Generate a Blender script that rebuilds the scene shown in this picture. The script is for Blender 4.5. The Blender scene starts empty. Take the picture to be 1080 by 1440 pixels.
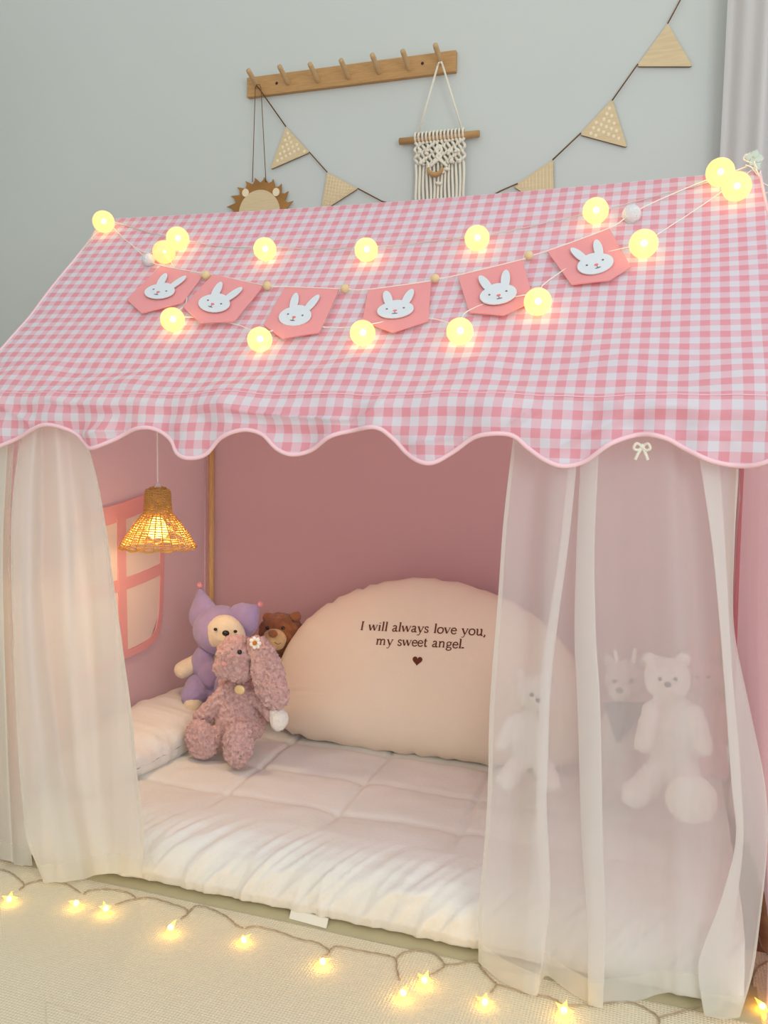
import bpy, bmesh, math, random
from mathutils import Vector, Matrix, noise
from mathutils.bvhtree import BVHTree
random.seed(7)
S = bpy.context.scene
COL = S.collection
PI = math.pi
# ------------------------------------------------------------------ camera calibration (from vanishing points)
F = 1190.0
PC = (540.0, 720.0)
CAM = Vector((0, 0, 1.0))
def cdir(x, y): return Vector((x-PC[0], y-PC[1], F))
AX = -cdir(-3040, 547).normalized()
AZ = -cdir(280, 14700).normalized()
AZ = (AZ - AX*AX.dot(AZ)).normalized()
AY = AX.cross(AZ)
if AY.z < 0: AY = -AY
def ray(x, y):
    d = cdir(x, y); return Vector((AX.dot(d), AY.dot(d), AZ.dot(d)))
def at(x, y, ax, v):
    r = ray(x, y); t = (v-CAM[ax])/r[ax]; return CAM + r*t
def P(x, y, Y): return at(x, y, 1, Y)
def G(x, y, z=0.0): return at(x, y, 2, z)
def depth(p):
    q = p-CAM; return q.x*AX.z + q.y*AY.z + q.z*AZ.z
def pxs(p): return depth(p)/F          # metres per pixel at p

# ------------------------------------------------------------------ helpers
def s2l(c):
    return tuple(((v/255)/12.92 if v/255 <= 0.04045 else ((v/255+0.055)/1.055)**2.4) for v in c)
def nd(nt, t, **kw):
    n = nt.nodes.new(t)
    for k, v in kw.items():
        if k in n.inputs: n.inputs[k].default_value = v
        else: setattr(n, k, v)
    return n
def mat(name, rgb, rough=0.8, bump=0.0, bscale=200.0, var=0.0, vscale=8.0, spec=0.3, sheen=0.0, sss=0.0,
        transl=0.0, alpha=1.0, tcol=None, emit=None, estr=0.0, metal=0.0, stretch=None, rgb2=None):
    m = bpy.data.materials.new(name); m.use_nodes = True
    nt = m.node_tree; b = nt.nodes['Principled BSDF']; out = nt.nodes['Material Output']; L = nt.links
    c = s2l(rgb) + (1,)
    b.inputs['Base Color'].default_value = c
    b.inputs['Roughness'].default_value = rough
    b.inputs['Metallic'].default_value = metal
    b.inputs['Specular IOR Level'].default_value = spec
    b.inputs['Sheen Weight'].default_value = sheen
    if sss: b.inputs['Subsurface Weight'].default_value = sss; b.inputs['Subsurface Radius'].default_value = (.01, .006, .004)
    if emit:
        b.inputs['Emission Color'].default_value = s2l(emit)+(1,); b.inputs['Emission Strength'].default_value = estr
    tc = nd(nt, 'ShaderNodeTexCoord')
    vec = tc.outputs['Object']
    if stretch:
        mp = nd(nt, 'ShaderNodeMapping'); mp.inputs['Scale'].default_value = stretch
        L.new(vec, mp.inputs['Vector']); vec = mp.outputs['Vector']
    colout = None
    if var or rgb2:
        n = nd(nt, 'ShaderNodeTexNoise'); n.inputs['Scale'].default_value = vscale; n.inputs['Detail'].default_value = 4
        L.new(vec, n.inputs['Vector'])
        r = nd(nt, 'ShaderNodeValToRGB'); r.color_ramp.elements[0].position = .3; r.color_ramp.elements[1].position = .7
        c2 = s2l(rgb2) if rgb2 else tuple(v*(1-var) for v in c[:3])
        r.color_ramp.elements[0].color = tuple(c2)+(1,); r.color_ramp.elements[1].color = c
        L.new(n.outputs['Fac'], r.inputs['Fac']); L.new(r.outputs['Color'], b.inputs['Base Color']); colout = r.outputs['Color']
    nrm = None
    if bump:
        n = nd(nt, 'ShaderNodeTexNoise'); n.inputs['Scale'].default_value = bscale; n.inputs['Detail'].default_value = 5
        L.new(vec, n.inputs['Vector'])
        bp = nd(nt, 'ShaderNodeBump'); bp.inputs['Strength'].default_value = bump; bp.inputs['Distance'].default_value = .004
        L.new(n.outputs['Fac'], bp.inputs['Height']); L.new(bp.outputs['Normal'], b.inputs['Normal']); nrm = bp.outputs['Normal']
    sh = b.outputs['BSDF']
    if transl:
        t = nd(nt, 'ShaderNodeBsdfTranslucent'); t.inputs['Color'].default_value = (s2l(tcol)+(1,)) if tcol else c
        if nrm: L.new(nrm, t.inputs['Normal'])
        mx = nd(nt, 'ShaderNodeMixShader'); mx.inputs['Fac'].default_value = transl
        L.new(sh, mx.inputs[1]); L.new(t.outputs[0], mx.inputs[2]); sh = mx.outputs[0]
    if alpha < 1:
        t = nd(nt, 'ShaderNodeBsdfTransparent')
        mx = nd(nt, 'ShaderNodeMixShader'); mx.inputs['Fac'].default_value = alpha
        L.new(t.outputs[0], mx.inputs[1]); L.new(sh, mx.inputs[2]); sh = mx.outputs[0]
    L.new(sh, out.inputs['Surface'])
    return m

class MB:
    def __init__(s): s.v = []; s.f = []; s.uv = []
    def add(s, vs, fs, uvs=None):
        o = len(s.v); s.v += [Vector(v) for v in vs]; s.f += [tuple(i+o for i in f) for f in fs]
        s.uv += (uvs if uvs else [(0, 0)]*len(vs)); return s
    def box(s, c, h, M=None):
        vs = []
        for x in (-1, 1):
            for y in (-1, 1):
                for z in (-1, 1):
                    d = Vector((x*h[0], y*h[1], z*h[2]))
                    if M: d = M @ d
                    vs.append(Vector(c)+d)
        return s.add(vs, [(0,1,3,2),(4,6,7,5),(0,4,5,1),(2,3,7,6),(0,2,6,4),(1,5,7,3)])
    def tube(s, pts, r, n=6, cap=True, closed=False):
        pts = [Vector(p) for p in pts]; N = len(pts)
        if N < 2: return s
        rs = r if isinstance(r, (list, tuple)) else [r]*N
        T = []
        for i in range(N):
            a = pts[(i-1) % N] if (closed or i > 0) else pts[i]
            b = pts[(i+1) % N] if (closed or i < N-1) else pts[i]
            d = b-a; T.append(d.normalized() if d.length > 1e-9 else Vector((0, 0, 1)))
        u = T[0].orthogonal().normalized(); vs = []; fs = []
        for i in range(N):
            u = (u - T[i]*u.dot(T[i]))
            u = u.normalized() if u.length > 1e-6 else T[i].orthogonal().normalized()
            w = T[i].cross(u)
            for k in range(n):
                a = 2*PI*k/n
                vs.append(pts[i] + (u*math.cos(a)+w*math.sin(a))*rs[i])
        for i in range(N if closed else N-1):
            j = (i+1) % N
            for k in range(n):
                k2 = (k+1) % n
                fs.append((i*n+k, i*n+k2, j*n+k2, j*n+k))
        if cap and not closed:
            fs.append(tuple(range(n-1, -1, -1))); fs.append(tuple((N-1)*n+k for k in range(n)))
        return s.add(vs, fs)
    def ball(s, c, r, M=None, nu=16, nv=10):
        c = Vector(c); r = r if isinstance(r, (list, tuple, Vector)) else (r, r, r)
        vs = []; fs = []
        for i in range(nv+1):
            t = PI*i/nv
            for k in range(nu):
                a = 2*PI*k/nu
                d = Vector((r[0]*math.sin(t)*math.cos(a), r[1]*math.sin(t)*math.sin(a), r[2]*math.cos(t)))
                if M: d = M @ d
                vs.append(c+d)
        for i in range(nv):
            for k in range(nu):
                k2 = (k+1) % nu
                if i == 0: fs.append((k, (i+1)*nu+k, (i+1)*nu+k2))
                elif i == nv-1: fs.append((i*nu+k, (i+1)*nu+k, i*nu+k2))
                else: fs.append((i*nu+k, (i+1)*nu+k, (i+1)*nu+k2, i*nu+k2))
        return s.add(vs, fs)
    def lathe(s, c, prof, n=32):
        c = Vector(c); vs = []; fs = []
        for (r, z) in prof:
            for k in range(n):
                a = 2*PI*k/n; vs.append(c+Vector((r*math.cos(a), r*math.sin(a), z)))
        for i in range(len(prof)-1):
            for k in range(n):
                k2 = (k+1) % n; fs.append((i*n+k, i*n+k2, (i+1)*n+k2, (i+1)*n+k))
        return s.add(vs, fs)
    def prism(s, poly, off):
        """poly: list of world points (planar), off: extrusion vector"""
        n = len(poly); off = Vector(off)
        vs = [Vector(p) for p in poly] + [Vector(p)+off for p in poly]
        fs = [tuple(range(n)), tuple(range(2*n-1, n-1, -1))]
        for i in range(n):
            j = (i+1) % n; fs.append((i, i+n, j+n, j))
        return s.add(vs, fs)
    def grid(s, fn, nu, nv, uvf=None):
        vs = []; fs = []; uv = []
        for j in range(nv+1):
            for i in range(nu+1):
                vs.append(fn(i/nu, j/nv)); uv.append(uvf(i/nu, j/nv) if uvf else (i/nu, j/nv))
        for j in range(nv):
            for i in range(nu):
                a = j*(nu+1)+i; fs.append((a, a+1, a+nu+2, a+nu+1))
        return s.add(vs, fs, uv)
    def build(s, name, m, parent=None, smooth=True, weld=False):
        off = Vector((0, 0, 0))
        p = parent
        while p is not None:
            off += p.location; p = p.parent
        me = bpy.data.meshes.new(name)
        me.from_pydata([tuple(v-off) for v in s.v], [], s.f)
        uvl = me.uv_layers.new(name='UVMap')
        for l in me.loops: uvl.data[l.index].uv = s.uv[l.vertex_index]
        if smooth:
            for q in me.polygons: q.use_smooth = True
        bm = bmesh.new(); bm.from_mesh(me)
        if weld: bmesh.ops.remove_doubles(bm, verts=bm.verts, dist=1e-5)
        if s.f and len(s.f) < 60000: bmesh.ops.recalc_face_normals(bm, faces=bm.faces)
        bm.to_mesh(me); bm.free()
        me.materials.append(m)
        o = bpy.data.objects.new(name, me); COL.objects.link(o)
        if parent is not None: o.parent = parent
        return o
def tag(o, label=None, cat=None, group=None, kind=None):
    if label: o['label'] = label
    if cat: o['category'] = cat
    if group: o['group'] = group
    if kind: o['kind'] = kind
    return o
def thing(name, label, cat, loc=(0, 0, 0), group=None):
    o = bpy.data.objects.new(name, None); COL.objects.link(o); o.location = loc
    o.empty_display_size = .05
    return tag(o, label, cat, group)
def struct(o): o['kind'] = 'structure'; return o
def bevel(o, w, seg=2):
    md = o.modifiers.new('bevel', 'BEVEL'); md.width = w; md.segments = seg; md.limit_method = 'ANGLE'
    return o
def smoothpath(pts, k=6):
    pts = [Vector(p) for p in pts]
    if len(pts) < 3: return pts
    out = []
    for i in range(len(pts)-1):
        p0 = pts[max(i-1, 0)]; p1 = pts[i]; p2 = pts[i+1]; p3 = pts[min(i+2, len(pts)-1)]
        for j in range(k):
            t = j/k
            out.append(0.5*((2*p1)+(p2-p0)*t+(2*p0-5*p1+4*p2-p3)*t*t+(3*p1-p0-3*p2+p3)*t**3))
    out.append(pts[-1]); return out
def roty(a): return Matrix.Rotation(a, 3, 'Y')
def point_light(name, loc, e, col, parent, r=.01):
    d = bpy.data.lights.new(name, 'POINT'); d.energy = e; d.color = col; d.shadow_soft_size = r
    o = bpy.data.objects.new(name, d); COL.objects.link(o)
    off = Vector((0, 0, 0)); p = parent
    while p is not None: off += p.location; p = p.parent
    o.parent = parent; o.location = Vector(loc)-off
    return o
def N3(x, y, z): return noise.noise(Vector((x, y, z)))

# ------------------------------------------------------------------ materials
M = {}
M['wall'] = mat('wall paint', (204, 209, 203), .9, bump=.08, bscale=60, var=.03, vscale=1.5)
M['wood_floor'] = mat('brown wood floor', (150, 100, 62), .5, bump=.1, bscale=30, var=.3, vscale=5, stretch=(1, 8, 1))
M['oak'] = mat('oiled oak', (196, 152, 98), .5, var=.22, vscale=25, stretch=(1.2, 8, 14), bump=.1, bscale=80)
M['peg'] = mat('pale peg wood', (205, 172, 125), .5, var=.15, vscale=30)
M['pole'] = mat('pine pole', (226, 184, 126), .5, var=.25, vscale=40, stretch=(6, 6, .6))
M['ply'] = mat('birch plywood', (222, 200, 158), .6, var=.12, vscale=18, stretch=(1, 4, 9))
M['plydot'] = mat('pale engraved dots', (238, 222, 186), .6)
M['plyedge'] = mat('scorched edge', (92, 62, 34), .7)
M['mane'] = mat('stained mane wood', (172, 122, 62), .5, var=.3, vscale=14)
M['twine'] = mat('brown twine', (118, 84, 52), .9)
M['cotton'] = mat('white cotton cord', (240, 233, 214), .95, bump=.5, bscale=700)
M['screw'] = mat('dark screw hole', (60, 40, 28), .6)
M['pink'] = mat('pink tent cotton', (251, 202, 205), .95, bump=.15, bscale=900, transl=.48, tcol=(248, 206, 212), sheen=.1)
M['pinkband'] = mat('pink ribbon trim', (242, 172, 170), .9, transl=.15)
M['pinkseam'] = mat('pink piping', (244, 204, 210), .9)
M['piping'] = mat('rose piping', (232, 160, 168), .9)
M['seamline'] = mat('pale seam', (240, 205, 216), .9)
M['pane'] = mat('cream mesh pane', (236, 212, 198), .95, bump=.3, bscale=900)
M['sheer'] = mat('sheer white chiffon', (243, 241, 238), .95, transl=.5, alpha=.58)
M['sheer2'] = mat('dense white chiffon', (242, 240, 232), .95, transl=.45, alpha=.86)
M['hem'] = mat('chiffon hem', (240, 238, 228), .95, transl=.4, alpha=.5)
M['drape'] = mat('grey lilac drape', (222, 219, 216), .9, transl=.2, bump=.1, bscale=500)
M['bed'] = mat('white quilt cotton', (232, 228, 220), .95, bump=.25, bscale=120, sheen=.1)
M['cush'] = mat('cream cushion cotton', (238, 218, 196), .95, bump=.2, bscale=500, sheen=.1)
M['ink'] = mat('brown print', (104, 50, 34), .8)
M['sheet'] = mat('tent base sheet', (186, 176, 140), .8)
M['tab'] = mat('white tab', (232, 226, 212), .8)
M['felt'] = mat('pink felt', (244, 156, 156), .95, bump=.5, bscale=900, sheen=.2)
M['feltw'] = mat('pale grey felt', (226, 232, 238), .95, bump=.5, bscale=900, sheen=.2)
M['greyink'] = mat('grey stitch', (120, 110, 115), .8)
M['pinkink'] = mat('pink nose felt', (240, 120, 120), .8)
M['pom'] = mat('white pompom wool', (244, 246, 250), .98, bump=1, bscale=500)
M['bead'] = mat('unpainted bead', (228, 206, 160), .6, var=.1, vscale=60)
M['wire'] = mat('clear grey wire', (205, 196, 188), .5)
M['wirew'] = mat('white cord', (240, 232, 220), .6)
M['wicker'] = mat('woven rattan', (222, 184, 112), .6, var=.2, vscale=90, transl=.3, tcol=(250, 210, 120))
M['lampcap'] = mat('white lamp socket', (220, 205, 205), .5)
M['bulb'] = mat('lit bulb', (255, 240, 180), .5, emit=(255, 214, 96), estr=7)
M['globe'] = mat('frosted globe', (255, 226, 170), .4, transl=.5, alpha=.5, emit=(255, 204, 116), estr=.30)
M['core'] = mat('lit led', (255, 250, 200), .5, emit=(255, 242, 170), estr=9)
M['corestar'] = mat('lit star led', (255, 250, 200), .5, emit=(255, 226, 110), estr=9)
M['star'] = mat('clear lit star', (255, 236, 170), .2, alpha=.5, emit=(255, 186, 50), estr=1.0)
M['clear'] = mat('clear green plastic', (216, 236, 224), .15, alpha=.45, spec=.6)
M['purple'] = mat('purple plush velour', (180, 158, 200), .98, bump=.6, bscale=500, sheen=.5, var=.1, vscale=40)
M['creamfur'] = mat('cream plush', (242, 224, 194), .98, bump=.8, bscale=300, sheen=.4)
M['brownfur'] = mat('brown plush', (178, 112, 70), .98, bump=1, bscale=250, sheen=.3, var=.35, vscale=70)
M['tanfur'] = mat('tan muzzle plush', (226, 186, 134), .98, bump=.6, bscale=300, sheen=.3)
M['pinkfur'] = mat('dusty pink curly fur', (240, 200, 194), .98, bump=1, bscale=330, sheen=.5, rgb2=(208, 154, 148), vscale=110)
M['whitefur'] = mat('white plush', (244, 238, 228), .98, bump=.8, bscale=250, sheen=.4)
M['greyfur'] = mat('pale grey plush', (206, 194, 184), .98, bump=.8, bscale=250, sheen=.3)
M['rosefur'] = mat('rose plush', (224, 160, 160), .98, bump=.8, bscale=250, sheen=.3)
M['black'] = mat('black shiny plastic', (24, 18, 18), .25, spec=.6)
M['darkcloth'] = mat('dark grey cloth', (92, 86, 88), .95)
M['pompink'] = mat('pink pompom', (240, 164, 170), .98, bump=1, bscale=400)
M['gold'] = mat('gold badge', (240, 214, 160), .35, metal=.3)
M['petal'] = mat('white petal', (250, 244, 236), .8)
M['ochre'] = mat('orange flower eye', (206, 130, 50), .8)

def gingham():
    m = bpy.data.materials.new('pink gingham cotton'); m.use_nodes = True
    nt = m.node_tree; L = nt.links; b = nt.nodes['Principled BSDF']; out = nt.nodes['Material Output']
    tc = nd(nt, 'ShaderNodeTexCoord'); sp = nd(nt, 'ShaderNodeSeparateXYZ'); L.new(tc.outputs['UV'], sp.inputs[0])
    per = .0335; st = []
    for ch in ('X', 'Y'):
        dv = nd(nt, 'ShaderNodeMath', operation='DIVIDE'); L.new(sp.outputs[ch], dv.inputs[0]); dv.inputs[1].default_value = per
        fr = nd(nt, 'ShaderNodeMath', operation='FRACT'); L.new(dv.outputs[0], fr.inputs[0])
        ls = nd(nt, 'ShaderNodeMath', operation='LESS_THAN'); L.new(fr.outputs[0], ls.inputs[0]); ls.inputs[1].default_value = .5
        st.append(ls)
    ad = nd(nt, 'ShaderNodeMath', operation='ADD'); L.new(st[0].outputs[0], ad.inputs[0]); L.new(st[1].outputs[0], ad.inputs[1])
    hf = nd(nt, 'ShaderNodeMath', operation='MULTIPLY'); L.new(ad.outputs[0], hf.inputs[0]); hf.inputs[1].default_value = .5
    r = nd(nt, 'ShaderNodeValToRGB'); cr = r.color_ramp; cr.interpolation = 'CONSTANT'
    cr.elements[0].position = 0; cr.elements[0].color = s2l((238, 241, 249))+(1,)
    cr.elements[1].position = .75; cr.elements[1].color = s2l((244, 176, 188))+(1,)
    e = cr.elements.new(.25); e.color = s2l((245, 212, 224))+(1,)
    L.new(hf.outputs[0], r.inputs['Fac']); L.new(r.outputs['Color'], b.inputs['Base Color'])
    b.inputs['Roughness'].default_value = .9; b.inputs['Specular IOR Level'].default_value = .2
    t = nd(nt, 'ShaderNodeBsdfTranslucent'); L.new(r.outputs['Color'], t.inputs['Color'])
    mx = nd(nt, 'ShaderNodeMixShader'); mx.inputs['Fac'].default_value = .42
    L.new(b.outputs['BSDF'], mx.inputs[1]); L.new(t.outputs[0], mx.inputs[2]); L.new(mx.outputs[0], out.inputs['Surface'])
    return m
M['gingham'] = gingham()
def foam():
    m = mat('cream foam', (240, 229, 198), .75, var=.03, vscale=3)
    nt = m.node_tree; L = nt.links; b = nt.nodes['Principled BSDF']
    tc = nd(nt, 'ShaderNodeTexCoord'); mp = nd(nt, 'ShaderNodeMapping'); L.new(tc.outputs['Object'], mp.inputs['Vector'])
    mp.inputs['Rotation'].default_value = (0, 0, PI/4*0+.0)
    hs = []
    for d in ('X', 'Y'):
        w = nd(nt, 'ShaderNodeTexWave', wave_type='BANDS', bands_direction=d, wave_profile='SIN'); w.inputs['Scale'].default_value = 52
        w.inputs['Distortion'].default_value = 0; L.new(mp.outputs['Vector'], w.inputs['Vector']); hs.append(w)
    mn = nd(nt, 'ShaderNodeMath', operation='MINIMUM'); L.new(hs[0].outputs['Fac'], mn.inputs[0]); L.new(hs[1].outputs['Fac'], mn.inputs[1])
    bp = nd(nt, 'ShaderNodeBump'); bp.inputs['Strength'].default_value = .8; bp.inputs['Distance'].default_value = .0019
    L.new(mn.outputs[0], bp.inputs['Height']); L.new(bp.outputs['Normal'], b.inputs['Normal'])
    return m
M['foam'] = foam()

# ------------------------------------------------------------------ setting
WY = 2.75
struct(MB().box((-.5, WY+.05, 1.4), (3.0, .05, 1.6)).build('wall_back', M['wall'], smooth=False))
struct(MB().box((-2.75, .9, 1.4), (.05, 1.85, 1.6)).build('wall_left', M['wall'], smooth=False))
struct(MB().box((-.5, .9, -.035), (3.0, 1.95, .025)).build('floor', M['wood_floor'], smooth=False))
c0 = G(65, 1411)
def foam_mat(x0, x1, y0, y1, label):
    o = MB().box(((x0+x1)/2, (y0+y1)/2, -.005), ((x1-x0)/2, (y1-y0)/2, .0049)).build('foam_mat', M['foam'], smooth=False)
    bevel(o, .0025); tag(o, label, 'play mat', 'cream foam mats on the floor')
foam_mat(-2.2, .9, -.6, 1.765, 'wide cream textured foam mat under the tent and its star lights')
c1 = G(125, 1436)-c0; c2 = G(67, 1475)-c0
pm = MB().prism([c0, c0+c1*7, c0+c1*7+c2*9, c0+c2*9], (0, 0, .003)).build('foam_mat', M['foam'], smooth=False)
tag(pm, 'corner of a second thin cream foam sheet poking in at the bottom left edge', 'play mat', 'cream foam mats on the floor')

# drape at the right of the back wall
def drape_fn(u, v):
    x = .1+u*.75; z = 2.75-v*2.7
    y = 2.66+.028*math.sin(u*34+.6)+.012*math.sin(u*75+v*2)
    return Vector((x+.006*v, y, z))
t = thing('window_drape', 'pale grey lilac drape hanging against the wall at the upper right', 'curtain', (.1, 2.66, .05))
MB().grid(drape_fn, 120, 20).build('drape_cloth', M['drape'], t)
MB().tube([(.1, 2.66, 2.755), (.88, 2.66, 2.755)], .012, 10).build('curtain_rail', M['tab'], t)

# ------------------------------------------------------------------ tent
XL, XR, YF, YB = -1.45, .19, 1.53, 2.47
ZR, ZE, YR = 1.583, 1.083, 1.995
YE = 1.485
tent = thing('play_tent', 'pink house-shaped play tent with pink gingham roof and scalloped valance', 'tent', ((XL+XR)/2, 2.0, 0))
# roof
def roof_pt(X01, t, side=-1):
    xl = -1.475 - .0*t; xr = .155+.055*t
    X = xl+(xr-xl)*X01
    zr = ZR-.010*math.sin(PI*X01)
    Y = YR+(YE-YR)*t; Z = zr+(ZE-zr)*t
    sag = .012*math.sin(PI*t)*(.5+.5*math.sin(PI*X01))
    w = .006*N3(X*3.1, t*2.3, 1.7)*math.sin(PI*min(1, t*1.1))
    fr = max(0, (t-.72)/.28)
    w += fr*(1-fr*.55)*(.022*N3(X*5.5+t*2, t*8, 4.2)+.012*N3(X*12-t*3, t*14, 8.8))+.005*N3(X*2.2+t*1.5, t*5, 9)*math.sin(PI*t)
    if side < 0: return Vector((X, Y-(sag-w)*-.707, Z-(sag-w)*.707)), X
    return Vector((X, 2*YR-Y, Z-sag*.7)), X
rf = MB(); slen = math.hypot(YE-YR, ZE-ZR)
rf.grid(lambda u, v: roof_pt(u, v)[0], 220, 80, lambda u, v: (roof_pt(u, v)[1]+2, 3-v*slen))
front = list(rf.f)
rf.grid(lambda u, v: roof_pt(u, v, 1)[0]+Vector((0, 0, -.0001)), 60, 20, lambda u, v: (roof_pt(u, v)[1]+2, 3+v*slen))
roof = rf.build('roof', M['gingham'], tent)
ROOF = BVHTree.FromPolygons([tuple(v) for v in rf.v], front)
def onroof(px, py, off=0.0):
    h = ROOF.ray_cast(CAM, ray(px, py).normalized())
    if h[0] is None:
        n = Vector((0, -.707, .707)); A = Vector((0, YE, ZE)); r = ray(px, py)
        q = CAM+r*((A-CAM).dot(n)/r.dot(n)); return q+n*off
    return h[0]+Vector((0, -.707, .707))*off
# valance
hem = [(-110,625),(-60,600),(-30,612),(0,629),(30,617),(70,598),(100,604),(130,625),(150,629),(190,607),(220,602),(245,618),(260,637),(280,644),(300,638),(320,617),(350,605),
 (375,610),(395,630),(415,639),(440,633),(475,612),(520,602),(540,603),(556,616),(580,640),(610,651),(640,636),(670,616),(700,610),(725,613),(745,630),
 (770,647),(795,655),(825,648),(860,624),(900,611),(935,616),(965,632),(1000,648),(1040,655),(1070,651),(1100,636),(1140,612),(1180,616)]
YV = YE-.004
hw = smoothpath([P(x, y, YV) for x, y in hem], 5)
def hemz(X):
    for a, b in zip(hw, hw[1:]):
        if a.x <= X <= b.x:
            t = (X-a.x)/(b.x-a.x); return a.z+(b.z-a.z)*t
    return hw[0].z if X < hw[0].x else hw[-1].z
def val_pt(u, v):
    X = -1.475+(.21+1.475)*u; top = roof_pt(u, 1)[0]
    hz = hemz(X); z = top.z+(hz-top.z)*v
    flute = (.020*N3(X*6.5, 2.2, 5)+.012*N3(X*15, z*5, 1)+.006*math.sin(X*52+N3(X*4, 0, 0)*6))*v**.7
    # diagonal drag creases
    k_ = 1.35*math.sin(PI*min(1, v*1.02+.02))
    flute += (.017*N3(X*5+z*9, z*13, 3.3)+.012*N3(X*9-z*14, z*20-X*5, 7.1))*k_
    flute -= .016*max(0, 1-abs(N3(X*4+z*6, z*9-X*3, 12))*9)*k_*.5
    lobe = (hz-.99)*-.18*v
    bulge = -.014*min(1, v*4)-.010*math.sin(PI*v*.6)
    return Vector((X, top.y+bulge+flute-lobe, z))
va = MB().grid(val_pt, 420, 26, lambda u, v: (-1.475+1.685*u+2, 3-slen-v*(ZE-hemz(-1.475+1.685*u))))
val = va.build('valance', M['gingham'], roof)
edge = [val_pt(i/420, 1) for i in range(421)]
MB().tube([e+Vector((0, -.001, 0)) for e in edge], .0042, 8).build('hem_piping', M['pinkseam'], roof)
MB().tube([val_pt(i/300, 0)+Vector((0, -.0012, .000)) for i in range(301)], .0009, 6).build('eave_seam', M['seamline'], roof)
MB().tube([roof_pt(0, i/60)[0] for i in range(61)], .003, 6).build('roof_edge_piping', M['pinkseam'], roof)
MB().tube([roof_pt(1, i/60)[0] for i in range(61)], .003, 6).build('roof_edge_piping', M['pinkseam'], roof)
# gable ends + walls
def wall_side(X, name, sgn, bottombulge=0.0):
    def fn(u, v):
        Y = YF+(YB-YF)*u; zt = ZE+(YR-abs(Y-2.0)*1-0-YR)*0
        z = v*1.03
        s = math.sin(PI*u)
        x = X+sgn*(.006*s+bottombulge*(1-v)**2*(.3+.7*s))+.006*N3(Y*9, z*1.3, X)*s+.004*N3(Y*22, z*1.6, X+3)*s*(1-v)
        return Vector((x, Y, z))
    m = MB().grid(fn, 70, 50)
    def gab(u, v):
        Y = YF+(YB-YF)*u; top = ZE-.02+ (1-abs(2*u-1))*(ZR-ZE-.01)
        return Vector((X, Y, 1.03+(top-1.03)*v))
    m.grid(gab, 40, 12)
    return m.build(name, M['pink'], tent), fn
leftp, lfn = wall_side(XL, 'left_panel', -1)
rightp, rfn = wall_side(XR, 'right_panel', 1, .055)
MB().grid(lambda u, v: Vector((XL+(XR-XL)*u, YB+.004*N3(u*6, v*4, 2)+.006*math.sin(PI*v), v*1.06)), 60, 40).build('back_panel', M['pink'], tent)
# piping at right back corner
MB().tube([P(1045, 640, 2.42)]+[P(x-2, y, 2.42) for x, y in ((1047, 700), (1042, 760), (1039, 820), (1036, 880), (1034, 960), (1030, 1100))], .0068, 8).build('corner_piping', M['piping'], tent)
MB().tube([(XL+.002, YB-.003, .01), (XL+.002, YB-.003, 1.06)], .003, 6).build('corner_piping', M['pinkseam'], tent)
# poles
def pole(a, b, r=.0105): MB().tube([a, b], r, 14).build('wooden_pole', M['pole'], tent)
pl = P(297, 760, YB-.02)
pole((pl.x, YB-.02, 0), (pl.x, YB-.02, ZE+.0))
pole((XL+.02, YF+.01, 0), (XL+.02, YF+.01, ZE-.02))
pole((XR-.02, YB-.02, 0), (XR-.02, YB-.02, ZE-.02))
pole((XR+.065, YF+.01, 0), (XR+.065, YF+.01, ZE-.02))
pole((XL, YR, ZR-.03), (XR-.03, YR, ZR-.03))
pole((XL, YF+.01, ZE-.025), (XR+.065, YF+.01, ZE-.025))
pole((XL, YB-.01, ZE-.025), (XR, YB-.01, ZE-.025))
# base sheet & tab
def base_fn(u, v):
    X = XL+.03+(XR-XL-.02)*u
    return Vector((X, 1.529+.1*v+.002*N3(X*5, v, 0), .006*min(1, v/.2)+.002*N3(X*9, 1, 1)*min(1, v*3)+.001))
MB().grid(base_fn, 120, 8).build('base_sheet', M['sheet'], tent)
a = G(407, 1291, .004); b = G(459, 1305, .004)
MB().prism([a+Vector((0, -.002, 0)), b+Vector((0, -.002, 0)), b+Vector((0, .008, .014)), a+Vector((0, .008, .014))], (0, .004, 0)).build('white_tab', M['tab'], tent, smooth=False)
# window on left wall
wx = XL+.008
bandn = [0]
def band(pts, w, name, par, m=M['pinkband'], th=.003):
    mb = MB(); bandn[0] += 1; th = .0022+.0006*bandn[0]
    pts = smoothpath([Vector((wx, y, z)) for y, z in pts], 6)
    vs = []; fs = []
    for i, p in enumerate(pts):
        d = (pts[min(i+1, len(pts)-1)]-pts[max(i-1, 0)]).normalized(); n = Vector((0, -d.z, d.y))
        for s in (-1, 1):
            for e in (0, 1): vs.append(p+n*w/2*s+Vector((e*th, 0, 0)))
    for i in range(len(pts)-1):
        a = i*4; b = a+4
        fs += [(a, b, b+1, a+1), (a+1, b+1, b+3, a+3), (a+3, b+3, b+2, a+2), (a+2, b+2, b, a)]
    mb.add(vs, fs); return mb.build(name, m, par, smooth=False)
wpane = MB()
outl = [(1.80, .78), (2.19, .81), (2.195, .62), (2.185, .46), (2.14, .395), (2.03, .385), (1.90, .37), (1.80, .36)]
wpane.prism([Vector((wx-.001, y, z)) for y, z in outl], (.002, 0, 0))
win = wpane.build('window_pane', M['pane'], tent, smooth=False)
band([(1.80, .77), (1.95, .778), (2.10, .80), (2.20, .815)], .05, 'window_band', win)
band([(1.80, .575), (1.98, .578), (2.10, .585), (2.20, .598)], .034, 'window_band', win)
band([(2.195, .80), (2.2, .62), (2.192, .46)], .02, 'window_band', win)
band([(2.192, .46), (2.165, .40), (2.09, .377), (2.0, .375), (1.9, .365), (1.80, .36)], .022, 'window_band', win)
band([(2.0, .78), (2.0, .60), (2.005, .38)], .036, 'window_band', win)

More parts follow.
